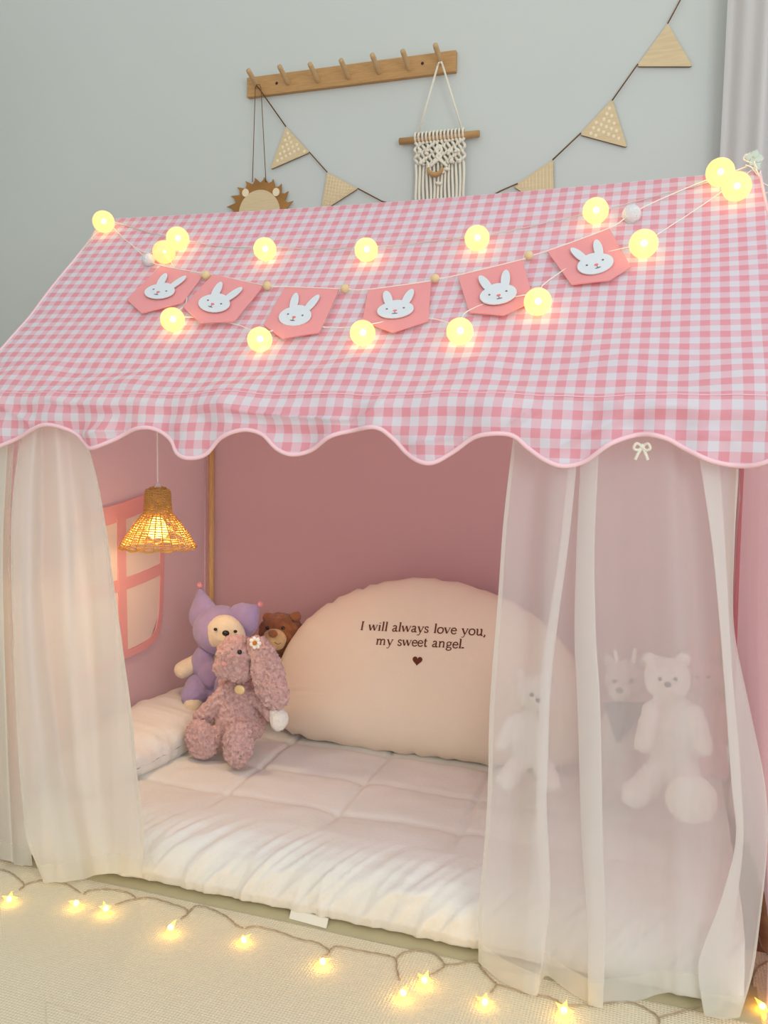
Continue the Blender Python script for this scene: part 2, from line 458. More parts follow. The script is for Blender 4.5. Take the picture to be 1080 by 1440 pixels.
# ------------------------------------------------------------------ curtains
def panel(lines, rows=70, cols=10, crease=.003, seed=0, curtop=1.512):
    """each fold line: list of picture points from top to hem, measured on the opening; hem rests on the mat"""
    L3 = []
    for ln in lines:
        pts, off = ln[0], ln[1]
        bx, by = pts[-1]; hemp = G(bx, by, .006)
        yb = ln[2] if len(ln) > 2 else min(hemp.y, 1.512)
        yt = curtop
        wp = []
        y0, y1 = pts[0][1], pts[-1][1]
        for (x, y) in pts:
            t = (y-y0)/(y1-y0); wp.append(P(x, y, yt+(yb-yt)*t**1.3+off*(math.sin(PI*min(1, t*.85+.12))**.6)))
        sp = smoothpath(wp, 10)
        # resample
        d = [0]
        for a, b in zip(sp, sp[1:]): d.append(d[-1]+(b-a).length)
        out = []; k = 0
        for j in range(rows+1):
            t = d[-1]*j/rows
            while k < len(d)-2 and d[k+1] < t: k += 1
            f = (t-d[k])/max(1e-9, d[k+1]-d[k]); out.append(sp[k].lerp(sp[k+1], min(1, f)))
        L3.append(out)
    mb = MB(); W = []
    for j in range(rows+1):
        row = smoothpath([l[j] for l in L3], cols)
        for i, p in enumerate(row):
            v = j/rows
            p = p+Vector((0, crease*(N3(p.x*25, p.z*2.2, seed)+.6*N3(p.x*55, p.z*4, seed+4))*(.4+v), 0))
            row[i] = p
        W.append(row)
    n = len(W[0])-1
    return W, n
def panel_mesh(W, j0=0, off=0.0):
    mb = MB(); rows = len(W)-1-j0; n = len(W[0])-1
    vs = [W[j0+j][i]+Vector((0, -off, 0)) for j in range(rows+1) for i in range(n+1)]
    fs = []
    for j in range(rows):
        for i in range(n):
            a = j*(n+1)+i; fs.append((a, a+1, a+n+2, a+n+1))
    return mb.add(vs, fs)
def side_hem(W, i0, i1, off):
    mb = MB(); vs = []; fs = []
    k = i1-i0
    for row in W:
        for i in range(i0, i1+1): vs.append(row[i]+Vector((0, -off, 0)))
    for j in range(len(W)-1):
        for i in range(k):
            a = j*(k+1)+i; fs.append((a, a+1, a+k+2, a+k+1))
    return mb.add(vs, fs)
R_lines = [
 ([(722,596),(721,620),(708,734),(700,848),(689,990),(685,1132),(674,1275),(673,1352)], -.004),
 ([(752,596),(752,650),(742,800),(738,950),(728,1100),(712,1270),(706,1381)], .02),
 ([(780,596),(779,654),(770,760),(766,848),(758,1000),(750,1160),(742,1300),(735,1394)], -.02),
 ([(812,596),(810,654),(800,757),(783,888),(774,973),(771,1064),(769,1132),(774,1246),(768,1320),(755,1399)], -.012),
 ([(806,596),(800,654),(785,790),(765,920),(758,1020),(755,1132),(760,1260),(764,1330),(768,1372)], .012),
 ([(822,596),(812,654),(803,800),(797,940),(795,1060),(795,1180),(800,1290),(806,1398)], .02),
 ([(840,596),(841,654),(836,770),(838,893),(844,990),(848,1180),(852,1292),(848,1417)], -.018),
 ([(818,596),(816,654),(811,770),(808,893),(812,990),(818,1180),(826,1292),(828,1411)], .006),
 ([(858,596),(858,654),(862,790),(866,950),(872,1100),(880,1290),(890,1408)], .016),
 ([(905,596),(905,640),(910,800),(915,950),(922,1100),(930,1290),(935,1396)], .0),
 ([(945,596),(944,654),(948,800),(955,950),(962,1100),(958,1280),(955,1399)], -.016),
 ([(965,596),(966,654),(978,800),(985,950),(990,1100),(985,1280),(980,1403)], .018),
 ([(1005,596),(1010,654),(1020,800),(1026,950),(1034,1100),(1030,1250),(1010,1408)], .02),
 ([(1000,596),(1003,654),(1013,800),(1022,900),(1034,1010),(1042,1104),(1045,1189),(1030,1300),(1014,1418)], .004),
 ([(978,596),(984,648),(1001,762),(1012,876),(1021,990),(1029,1104),(1035,1180),(1016,1258),(988,1332),(981,1366),(990,1426)], -.018),
 ([(1004,596),(1010,654),(1022,780),(1030,900),(1050,1010),(1060,1104),(1063,1189),(1045,1290),(1028,1360),(1020,1433)], -.008),
 ([(1036,596),(1039,654),(1033,760),(1032,880),(1053,990),(1076,1104),(1079,1189),(1068,1300),(1058,1370),(1040,1430)], .006),
]
def curtain(lines, name, label, m, seed, hem_rows=3):
    W, n = panel(lines, seed=seed)
    c = thing(name, label, 'curtain', (W[-1][n//2].x, W[-1][n//2].y, 0))
    cl = panel_mesh(W).build('curtain_cloth', m, c)
    panel_mesh(W, len(W)-1-hem_rows, .0012).build('hem', M['hem'], cl)
    side_hem(W, 0, 2, .0012).build('hem', M['hem'], cl)
    side_hem(W, n-2, n, .0012).build('hem', M['hem'], cl)
    return c
curtain(R_lines, 'sheer_curtain', 'sheer white curtain over the right half of the tent opening, plush toys faintly behind it', M['sheer'], 3)
L_lines = [
 ([(27,596),(27,618),(18,700),(15,780),(19,916),(27,1074),(38,1178),(63,1241)], -.014),
 ([(48,596),(48,610),(42,700),(42,850),(52,1000),(66,1130),(90,1240)], -.03),
 ([(60,596),(60,605),(60,700),(62,850),(78,1000),(95,1130),(118,1236)], .014),
 ([(78,596),(78,602),(84,700),(92,850),(104,1000),(118,1130),(136,1230)], -.012),
 ([(92,596),(94,602),(106,700),(120,850),(132,1000),(143,1130),(158,1228)], .02),
 ([(108,596),(110,606),(124,700),(140,850),(155,1000),(166,1130),(178,1229)], .0),
 ([(120,596),(124,625),(140,690),(155,781),(172,907),(185,1006),(195,1097),(203,1164),(200,1234)], -.012),
]
curtain(L_lines, 'sheer_curtain', 'white curtain on the left side of the tent opening, swinging out to a slanted edge', M['sheer2'], 9)
LL = [
 ([(-60,596),(-60,620),(-62,800),(-60,1000),(-50,1195)], .0, 1.51),
 ([(-30,596),(-30,620),(-28,800),(-24,1000),(-8,1205)], .02, 1.51),
 ([(10,596),(11,620),(4,760),(5,900),(9,1050),(16,1212)], -.004, 1.505),
 ([(-6,596),(-4,620),(-4,760),(0,880),(8,1000),(14,1100),(22,1216)], .01, 1.515),
 ([(20,596),(20,620),(14,760),(18,900),(30,1050),(40,1140),(46,1217)], .02, 1.515),
]
curtain(LL, 'sheer_curtain', 'narrow strip of white curtain at the far left edge, behind the wider left curtain', M['sheer2'], 14)
# small bow on the right curtain
bw = P(903, 628, 1.475)
bow = MB(); bwn0 = 0
for s in (-1, 1):
    bow.tube(smoothpath([bw, bw+Vector((s*.009, -.004, .005)), bw+Vector((s*.013, -.005, -.003)), bw+Vector((s*.006, -.003, -.006)), bw], 6), .0026, 6)
    bow.tube(smoothpath([bw, bw+Vector((s*.006, -.003, -.012)), bw+Vector((s*.010, -.003, -.022))], 5), .0028, 6)
bow.ball(bw, .005)
tag(bow.build('ribbon_bow', M['cotton']), 'tiny white ribbon bow under the valance on the right curtain', 'ribbon')

# ------------------------------------------------------------------ bedding
SX = [-1.27, -.98, -.69, -.40, -.11]
SY = [1.60, 1.775, 1.955, 2.15]
def quilt_h(X, Y):
    d = min(abs(X-s) for s in SX); e = min(abs(Y-s) for s in SY)
    return -.007*math.exp(-(d/.009)**2)-.005*math.exp(-(e/.009)**2)-.003*math.exp(-(d/.05)**2)-.003*math.exp(-(e/.04)**2)+.006*N3(X*7, Y*7, 2)+.003*N3(X*18, Y*18, 4)
prof = [(1.60, .005), (1.566, .006), (1.546, .016), (1.538, .038), (1.541, .068), (1.554, .098), (1.578, .120), (1.61, .134), (1.66, .141)]
def mat_fn(u, v):
    X = -1.39+(.17+1.39)*u
    if v < .35:
        s = v/.35*(len(prof)-1); i = min(int(s), len(prof)-2); f = s-i
        y = prof[i][0]+(prof[i+1][0]-prof[i][0])*f; z = prof[i][1]+(prof[i+1][1]-prof[i][1])*f
        k = math.sin(PI*min(1, (v/.35)**.8*.96+.02))
        sX = X-(z-.02)*.55-(y-1.54)*.6
        rg = lambda f, q: max(0, 1-abs(noise.noise(Vector((f, q, 1.5))))*4.5)
        g = (.009*rg(sX*13, z*5+3)+.007*rg(sX*27, z*7)+.006*N3(sX*40, z*9, 9)+.008*N3(X*7, z*5, 1))*k
        y -= g*.9-.004; z += g*1.0*(v/.35)
        if v < .05: z = max(z, .008)
        y += .016*N3(X*2.1, 0, 3)*.4
        return Vector((X, y, z))
    t = (v-.35)/.65; Y = 1.66+(2.44-1.66)*t
    h = .141+quilt_h(X, Y)*min(1, t*10+.0)
    tuft = .0
    return Vector((X, Y, h+tuft))
mt = MB().grid(mat_fn, 420, 130)
mo = mt.build('quilted_mattress', M['bed'])
tag(mo, 'thick white quilted floor mattress with square stitching inside the tent', 'mattress')
def soft_box(fn_c, hx, hy, hz, name, m, seed):
    pass
bo = MB()
def bol(u, v):
    a = 2*PI*v; Y = 1.62+.80*u
    e = max(0, 1-abs(2*u-1))**.18 if abs(2*u-1) < 1 else 0
    cx, cz = -1.318, .170
    sx = math.copysign(abs(math.cos(a))**.7, math.cos(a)); sz = math.copysign(abs(math.sin(a))**.7, math.sin(a))
    r = 1+.10*N3(u*12, math.cos(a)*1.2, math.sin(a)*1.2)+.04*N3(u*40, a, 3)
    return Vector((cx+.122*sx*e*r, Y, cz+.066*sz*e*r*(1-.18*sx)))
bo.grid(bol, 90, 36)
tag(bo.build('padded_bumper', M['bed']), 'long cream padded bumper lying along the left tent wall on the mattress', 'bumper')

# half-moon cushion
CX, CW, CH = -.622, .452, .492
cb = Vector((CX, 2.175, .143)); lean = .36
cdirz = Vector((0, math.sin(lean), math.cos(lean))); cnor = Vector((0, -math.cos(lean), math.sin(lean)))
def outline(a):
    # a 0..2pi ; half moon with rounded lower corners
    c, s = math.cos(a), math.sin(a)
    if s >= 0:
        return c*CW, .13+(CH-.13)*(abs(s)**.92)
    n = 4.6; k = (abs(c)**n+abs(s)**n)**(-1/n)
    return c*k*CW, .13+s*k*.13
def cthick(r): return max(0, 1-r**2.6)**.5
def cush_pt(a, r, side):
    x, h = outline(a); x *= r; h = .16+(h-.16)*r
    wr = 1+.10*N3(a*9, r*2, 3)*r**3
    th = .085*cthick(r)*wr
    pinch = .016*abs(N3(math.cos(a)*14, math.sin(a)*14, 1))*r**10
    return cb+Vector((x, 0, 0))+cdirz*(h-pinch)+cnor*(th*side+.004*N3(x*8, h*8, side))
cu = MB()
for side in (1, -1):
    cu.grid(lambda u, v: cush_pt(2*PI*u, math.sin(v*PI/2), side), 128, 34)
cush = cu.build('half_moon_cushion', M['cush'], weld=True)
tag(cush, 'large cream half-moon cushion with brown printed message and heart', 'cushion')
CB = BVHTree.FromPolygons([tuple(v) for v in cu.v], cu.f)
# printed lettering (serif strokes): unit = x-height
def GL(): return {
 'I': (.62, [([(.31,0),(.31,1.55)], .15), ([(.10,.03),(.52,.03)], .06), ([(.10,1.52),(.52,1.52)], .06)]),
 'w': (1.50, [([(.12,1),(.42,0)], .14), ([(.42,0),(.74,1)], .06), ([(.74,1),(1.04,0)], .14), ([(1.04,0),(1.36,1)], .06), ([(0,.98),(.28,.98)], .06), ([(.60,.98),(.88,.98)], .06), ([(1.22,.98),(1.46,.98)], .06)]),
 'i': (.52, [([(.26,0),(.26,1)], .14), ([(.08,.03),(.44,.03)], .06), ([(.10,.96),(.28,.98)], .06), ([(.255,1.32),(.256,1.42)], .19)]),
 'l': (.52, [([(.26,0),(.26,1.62)], .14), ([(.08,.03),(.44,.03)], .06), ([(.08,1.56),(.28,1.6)], .06)]),
 'a': (.92, [([(.14,.80),(.28,.97),(.50,.97),(.62,.80),(.62,.18),(.74,.03),(.88,.08)], .12), ([(.62,.58),(.32,.48),(.12,.28),(.18,.07),(.36,.02),(.56,.12),(.64,.24)], .11)]),
 'y': (1.02, [([(.14,1),(.52,.05)], .14), ([(.88,1),(.44,-.30),(.24,-.50),(.08,-.44)], .07), ([(0,.98),(.32,.98)], .06), ([(.70,.98),(1.0,.98)], .06)]),
 's': (.74, [([(.60,.78),(.50,.97),(.26,.97),(.13,.78),(.24,.58),(.50,.44),(.62,.24),(.50,.03),(.24,.02),(.10,.24)], .11)]),
 'o': (1.0, [([(.50,1),(.20,.86),(.10,.50),(.20,.14),(.50,0),(.80,.14),(.90,.50),(.80,.86),(.50,1)], .12)]),
 'v': (1.0, [([(.14,1),(.50,0)], .14), ([(.50,0),(.86,1)], .06), ([(0,.98),(.30,.98)], .06), ([(.70,.98),(.98,.98)], .06)]),
 'e': (.88, [([(.14,.56),(.76,.56),(.70,.86),(.46,1),(.20,.86),(.10,.50),(.20,.14),(.46,0),(.68,.06),(.80,.22)], .11)]),
 'u': (1.12, [([(.10,.96),(.26,.97),(.26,.28),(.38,.05),(.58,.05),(.82,.26)], .12), ([(.66,.97),(.84,.97),(.84,.04),(1.02,.04)], .12)]),
 ',': (.36, [([(.16,.08),(.22,.06),(.20,-.12),(.08,-.28)], .13)]),
 '.': (.40, [([(.16,.0),(.165,.22)], .22)]),
 'm': (1.72, [([(.06,.96),(.24,.97),(.24,0)], .13), ([(.24,.72),(.46,.95),(.66,.95),(.78,.76),(.78,0)], .12), ([(.80,.74),(1.02,.95),(1.22,.95),(1.34,.76),(1.34,0)], .12), ([(.08,.03),(.40,.03)], .06), ([(.63,.03),(.93,.03)], .06), ([(1.18,.03),(1.50,.03)], .06)]),
 'n': (1.16, [([(.06,.96),(.24,.97),(.24,0)], .13), ([(.24,.72),(.48,.95),(.70,.95),(.82,.76),(.82,0)], .12), ([(.08,.03),(.40,.03)], .06), ([(.66,.03),(.98,.03)], .06)]),
 't': (.66, [([(.28,1.32),(.28,.20),(.40,.03),(.58,.10)], .13), ([(.06,.98),(.56,.98)], .07)]),
 'g': (.94, [([(.44,1),(.20,.88),(.14,.66),(.22,.44),(.44,.36),(.64,.46),(.70,.68),(.62,.90),(.44,1)], .10), ([(.62,.90),(.86,.98)], .08), ([(.26,.40),(.16,.20),(.30,.08),(.62,.06),(.80,-.10),(.72,-.34),(.42,-.44),(.14,-.34),(.14,-.12),(.30,.06)], .10)]),
}
glyph = GL()
def width(s, sp=.66): return sum((sp if c == ' ' else glyph[c][0]) for c in s)
txt = MB()
def cush_project(q):
    h = CB.ray_cast(q+cnor*.3, -cnor); return (h[0]+cnor*.0012) if h[0] else q
def write(s, p0, p1, txt):
    """baseline from picture point p0 to p1"""
    def c3(px):
        h = CB.ray_cast(CAM, ray(*px).normalized()); return h[0]
    A = c3(p0); B = c3(p1); ex = (B-A); Wd = width(s); sc = ex.length/Wd; ex.normalize()
    ey = cdirz
    x = 0
    for c in s:
        if c == ' ': x += .66; continue
        w, strokes = glyph[c]
        for pts, wd in strokes:
            pp = [Vector((a, b, 0)) for a, b in pts]
            if len(pp) > 3: pp = smoothpath(pp, 4)
            dense = []
            for a, b in zip(pp, pp[1:]):
                k = max(1, int((b-a).length/.35))
                for j in range(k): dense.append(a.lerp(b, j/k))
            dense.append(pp[-1]); pp = dense
            vs = []; fs = []
            for i, q in enumerate(pp):
                d = (pp[min(i+1, len(pp)-1)]-pp[max(i-1, 0)]).normalized(); n = Vector((-d.y, d.x, 0))
                ww = wd*1.6
                for sg in (-1, 1):
                    r = q+n*ww/2*sg; vs.append(cush_project(A+ex*(x+r.x)*sc+ey*r.y*sc*.86))
            for i in range(len(pp)-1): fs.append((2*i, 2*i+1, 2*i+3, 2*i+2))
            txt.add(vs, fs)
        x += w
for s_, a_, b_ in (('I will always love you,', (506, 886), (683, 894)), ('my sweet angel.', (528, 906.5), (653, 912))):
    txt = MB(); write(s_, a_, b_, txt); txt.build('printed_words', M['ink'], cush, smooth=False)
txt = MB()
h0 = CB.ray_cast(CAM, ray(587, 929).normalized())[0]; hs = 7.2*pxs(h0)
vs = [cush_project(h0)]; 
for k in range(32):
    a = 2*PI*k/32
    vs.append(cush_project(h0+Vector((hs/16*16*math.sin(a)**3, 0, 0))+cdirz*hs/16*(13*math.cos(a)-5*math.cos(2*a)-2*math.cos(3*a)-math.cos(4*a))))
txt.add(vs, [(0, k+1, (k+1) % 32+1) for k in range(32)])
txt.build('printed_heart', M['ink'], cush, smooth=False)

# ------------------------------------------------------------------ plush toys
def remesh(mb, voxel, disp=0.0, freq=60, sm=6, furstep=0.0):
    me = bpy.data.meshes.new('tmp'); me.from_pydata([tuple(v) for v in mb.v], [], mb.f)
    o = bpy.data.objects.new('tmp', me); COL.objects.link(o)
    r = o.modifiers.new('r', 'REMESH'); r.mode = 'VOXEL'; r.voxel_size = voxel
    s = o.modifiers.new('s', 'SMOOTH'); s.factor = .6; s.iterations = sm
    dg = bpy.context.evaluated_depsgraph_get(); dg.update()
    ev = o.evaluated_get(dg).to_mesh()
    vs = [v.co.copy() for v in ev.vertices]; ns = [v.normal.copy() for v in ev.vertices]; fs = [tuple(p.vertices) for p in ev.polygons]
    o.evaluated_get(dg).to_mesh_clear()
    bpy.data.objects.remove(o); bpy.data.meshes.remove(me)
    if disp:
        fr2 = freq*2.3
        vs = [v+n*disp*(N3(v.x*freq, v.y*freq, v.z*freq)*.9+(1-abs(N3(v.x*fr2, v.y*fr2, v.z*fr2))*4)*.35+N3(v.x*fr2*2, v.y*fr2*2, v.z*fr2*2)*.6) for v, n in zip(vs, ns)]
    out = MB(); out.add(vs, fs); return out
def B(mb, px, py, Y, rx, ry, rd=None, rot=0, nu=20, nv=14):
    c = P(px, py, Y); k = pxs(c)
    rd = rd if rd is not None else min(rx, ry)
    mb.ball(c, (rx*k, rd*k, ry*k), roty(math.radians(rot)), nu, nv); return c
def limb(mb, a, b, ra, rb):
    A = P(*a); Bq = P(*b); n = 9
    for i in range(n):
        t = i/(n-1); c = A.lerp(Bq, t); mb.ball(c, (ra+(rb-ra)*t)*pxs(c), None, 16, 10)

# dusty pink bunny
rb = thing('plush_bunny', 'fluffy dusty pink plush bunny with long drooping ear, sitting in front', 'plush toy', P(335, 1060, 2.0)-Vector((0, 0, 0)))
m_ = MB()
B(m_, 336, 1003, 2.0, 34, 40, 28); B(m_, 335, 975, 2.0, 24, 26, 21); B(m_, 337, 1018, 1.99, 37, 26, 30)
limb(m_, (318, 972, 1.98), (284, 1010, 1.965), 11, 13)
limb(m_, (358, 978, 1.99), (386, 1005, 1.965), 11, 12)
limb(m_, (322, 1030, 1.97), (290, 1042, 1.93), 17, 15)
limb(m_, (342, 1030, 1.97), (337, 1046, 1.93), 17, 14)
B(m_, 333, 922, 1.97, 29, 29, 26); B(m_, 319, 938, 1.955, 19, 18, 17); B(m_, 336, 942, 1.965, 22, 18, 20)
body = remesh(m_, .0032, .0058, 95, 8).build('body', M['pinkfur'], rb)
for (px, py, Y, rx, ry, rot) in ((283, 1040, 1.925, 25, 28, -18), (335, 1048, 1.90, 23, 34, 6)):
    f = MB(); B(f, px, py, Y, rx, ry, 14, rot)
    remesh(f, .0032, .0058, 95, 4).build('foot', M['pinkfur'], rb)
e = MB(); B(e, 377, 950, 1.945, 26, 50, 9, -14); B(e, 366, 916, 1.955, 19, 24, 9, -34); B(e, 385, 972, 1.94, 24, 27, 9, -14)
remesh(e, .0032, .0058, 95, 4).build('ear', M['pinkfur'], rb)
e = MB(); B(e, 318, 955, 2.0, 10, 22, 7, 20); remesh(e, .005, .004, 95, 2).build('ear', M['pinkfur'], rb)
e = MB(); B(e, 393, 1013, 1.945, 13, 16, 12, 20); B(e, 390, 1005, 1.95, 12, 12, 10, 20); remesh(e, .0035, .002, 80, 5).build('paw', M['whitefur'], rb)
e = MB(); B(e, 337, 917, 1.932, 3.3, 3.5, 3.2); e.build('eye', M['black'], rb)
e = MB(); B(e, 315, 934, 1.920, 4.5, 3.6, 3.0); e.build('nose', M['rosefur'], rb)
e = MB(); B(e, 337, 970, 1.945, 8.2, 6.8, 2.0); e.build('round_badge', M['gold'], rb)
fl = MB(); fc = P(359, 904, 1.918); k = pxs(fc)
for q in range(7):
    a = 2*PI*q/7; fl.ball(fc+Vector((math.cos(a)*6*k, 0, math.sin(a)*6*k)), (3.8*k, 1.6*k, 3.0*k), roty(-a), 10, 6)
fo = fl.build('daisy', M['petal'], rb)
c_ = MB(); c_.ball(fc+Vector((0, -2*k, 0)), 3.2*k); c_.build('flower_centre', M['ochre'], fo)

# hooded bear
pb = thing('plush_bear', 'white plush bear wearing a purple pointed hood and purple romper', 'plush toy', P(305, 1000, 2.2))
h = MB(); B(h, 311, 886, 2.17, 41, 35, 36)
remesh(h, .006, .001, 40, 3).build('hood', M['purple'], pb)
f = MB(); B(f, 317, 889, 2.11, 28, 25, 14); B(f, 302, 892, 2.115, 14, 20, 10); B(f, 332, 893, 2.115, 14, 18, 10); B(f, 318, 896, 2.10, 13, 10, 12)
remesh(f, .005, .001, 60, 3).build('face', M['creamfur'], pb)
def cone_blob(base, tip, r0, name):
    mb = MB(); A = P(*base); T = P(*tip); n = 14
    for i in range(n):
        t = i/(n-1); c = A.lerp(T, t); r = (r0*(1-t)+2.2)*pxs(c); mb.ball(c, (r, r*.5, r), None, 16, 10)
    return remesh(mb, .005, .001, 50, 5).build(name, M['purple'], pb)
cone_blob((288, 868, 2.17), (281, 826, 2.19), 23, 'hood_point')
cone_blob((341, 872, 2.17), (364, 852, 2.19), 23, 'hood_point')
for (x, y) in ((281, 823), (366, 850)):
    q = MB(); B(q, x, y, 2.185, 4.2, 4.2, 4.2); q.build('hood_pompom', M['pompink'], pb)
q = MB()
B(q, 300, 950, 2.19, 28, 38, 22); B(q, 312, 940, 2.18, 22, 30, 20)
limb(q, (288, 925, 2.17), (257, 942, 2.12), 12, 12.5)
limb(q, (278, 970, 2.14), (271, 992, 2.08), 15, 13); limb(q, (318, 975, 2.14), (322, 995, 2.08), 15, 13)
remesh(q, .006, .001, 60, 3).build('body', M['creamfur'], pb)
q = MB(); B(q, 300, 975, 2.17, 33, 24, 27); limb(q, (280, 962, 2.14), (273, 976, 2.10), 17.5, 18); limb(q, (318, 962, 2.14), (322, 980, 2.10), 17.5, 18)
remesh(q, .006, .003, 30, 3).build('romper_shorts', M['purple'], pb)
q = MB(); B(q, 285, 930, 2.145, 16, 24, 15, 12); B(q, 296, 950, 2.135, 17, 22, 14)
remesh(q, .0055, .002, 40, 3).build('romper_strap', M['purple'], pb)
for (x, y, r) in ((303, 885, 2.6), (331, 888, 2.6)):
    q = MB(); B(q, x, y, 2.078 if r < 3 else 2.07, r*1.1, r*.85, 2); q.build('eye', M['black'], pb)
q = MB(); B(q, 317.5, 890.5, 2.066, 5.4, 4.2, 4); q.build('nose', M['black'], pb)
q = MB(); q.tube([P(317.5, 894, 2.072), P(318, 899, 2.069)], .0008, 6); q.build('mouth', M['black'], pb)

# brown bear
bb = thing('plush_bear', 'brown plush teddy bear with tan muzzle peeking over the cushion', 'plush toy', P(395, 985, 2.3))
q = MB(); B(q, 395, 891, 2.31, 33, 30, 27); B(q, 392, 945, 2.32, 32, 42, 26)
limb(q, (375, 925, 2.3), (362, 955, 2.27), 12, 12); B(q, 390, 980, 2.32, 34, 24, 26)
remesh(q, .006, .004, 55, 3).build('body', M['brownfur'], bb)
for (x, y) in ((377, 868), (416, 867)):
    q = MB(); B(q, x, y, 2.30, 9, 7, 6); remesh(q, .005, .003, 60, 2).build('ear', M['brownfur'], bb)
q = MB(); B(q, 386, 898, 2.245, 18, 14, 12); B(q, 386, 904, 2.25, 16, 11, 11); remesh(q, .005, .001, 60, 2).build('muzzle', M['tanfur'], bb)
q = MB(); B(q, 384, 891, 2.213, 7, 5.6, 4); q.build('nose', M['brownfur'], bb)
for x in (376, 398):
    q = MB(); B(q, x, 883, 2.243, 2.6, 2.6, 2.5); q.build('eye', M['black'], bb)
q = MB(); q.tube(smoothpath([P(386, 903, 2.219), P(391, 906, 2.219), P(395, 904, 2.222)], 4), .0008, 6); q.build('mouth', M['black'], bb)

# plush behind the right curtain
wb = thing('plush_bear', 'small white plush bear leaning on the right end of the half-moon cushion, behind the curtain', 'plush toy', P(745, 1085, 1.98))
q = MB(); B(q, 752, 972, 1.98, 28, 27, 24); B(q, 742, 1035, 1.99, 32, 40, 28); limb(q, (732, 1070, 1.96), (712, 1098, 1.9), 15, 15); limb(q, (760, 1070, 1.96), (774, 1100, 1.9), 15, 15)
limb(q, (720, 1015, 1.97), (706, 1045, 1.94), 11, 11)
B(q, 733, 948, 1.99, 9, 9, 6); B(q, 772, 947, 1.99, 9, 9, 6)
remesh(q, .006, .003, 70, 3).build('body', M['whitefur'], wb)
for x in (748, 765):
    q = MB(); B(q, x, 977, 1.922, 3, 3, 2.5); q.build('eye', M['black'], wb)
q = MB(); B(q, 757, 985, 1.915, 4, 3, 2.5); q.build('nose', M['black'], wb)
fw = thing('plush_fawn', 'pale grey plush fawn with small horns and dark bandana, behind the right curtain', 'plush toy', P(875, 1095, 2.1))
q = MB(); B(q, 878, 955, 2.1, 27, 28, 24); B(q, 872, 972, 2.05, 17, 15, 18); B(q, 872, 1040, 2.1, 32, 50, 26); limb(q, (860, 1070, 2.08), (840, 1100, 2.0), 15, 14); limb(q, (882, 1075, 2.08), (880, 1105, 2.0), 15, 14)
remesh(q, .006, .002, 60, 3).build('body', M['greyfur'], fw)
for (x, y, r) in ((858, 932, -30), (908, 928, 30)):
    q = MB(); B(q, x, y, 2.1, 7, 13, 5, r); q.build('ear', M['greyfur'], fw)
for (x, y) in ((868, 922), (890, 920)):
    q = MB(); limb(q, (x, y+14, 2.1), (x+(3 if x > 880 else -3), y-6, 2.1), 4, 2.4); q.build('horn', M['whitefur'], fw)
for x in (864, 888):
    q = MB(); B(q, x, 958, 2.045, 3, 3.4, 3); q.build('eye', M['black'], fw)
q = MB(); B(q, 871, 971, 2.012, 5, 4, 3); q.build('nose', M['black'], fw)
q = MB()
tri = [P(848, 988, 2.05), P(880, 994, 2.02), P(914, 988, 2.05), P(890, 1022, 2.03), P(868, 1046, 2.035)]
q.prism(tri, (0, .004, 0)); q.build('bandana', M['darkcloth'], fw, smooth=False)
bw_ = thing('plush_bear', 'largest white plush bear with round feet, behind the right part of the sheer curtain', 'plush toy', P(945, 1120, 1.95))
q = MB(); B(q, 938, 955, 1.96, 32, 31, 28); B(q, 948, 1030, 1.97, 44, 52, 34); limb(q, (918, 1000, 1.93), (905, 1045, 1.9), 15, 14); limb(q, (975, 1005, 1.93), (990, 1050, 1.9), 15, 14)
limb(q, (935, 1080, 1.93), (892, 1118, 1.86), 22, 19); limb(q, (960, 1080, 1.93), (970, 1112, 1.85), 22, 22)
B(q, 915, 928, 1.97, 11, 11, 7); B(q, 962, 927, 1.97, 11, 11, 7)
remesh(q, .0065, .0035, 60, 3).build('body', M['whitefur'], bw_)
q = MB(); B(q, 972, 1124, 1.80, 36, 36, 14); remesh(q, .006, .003, 60, 2).build('foot', M['whitefur'], bw_)
for x in (928, 950):
    q = MB(); B(q, x, 955, 1.897, 3, 3, 2.5); q.build('eye', M['black'], bw_)
q = MB(); B(q, 939, 963, 1.89, 5, 4, 3); q.build('nose', M['black'], bw_)
pp = thing('plush_bunny', 'rose pink plush bunny at the right tent wall behind the sheer curtain', 'plush toy', P(1000, 1100, 2.2))
q = MB(); B(q, 990, 952, 2.2, 27, 27, 24); B(q, 998, 1020, 2.2, 30, 46, 24); limb(q, (990, 1050, 2.15), (984, 1085, 2.1), 15, 15); limb(q, (1008, 1050, 2.15), (1012, 1085, 2.1), 13, 13)
remesh(q, .0065, .003, 60, 3).build('body', M['rosefur'], pp)
for (x, r) in ((975, -12), (1002, 12)):
    q = MB(); B(q, x, 915, 2.2, 8, 26, 5, r); q.build('ear', M['rosefur'], pp)
for x in (981, 996):
    q = MB(); B(q, x, 952, 2.148, 2.6, 2.6, 2.2); q.build('eye', M['black'], pp)

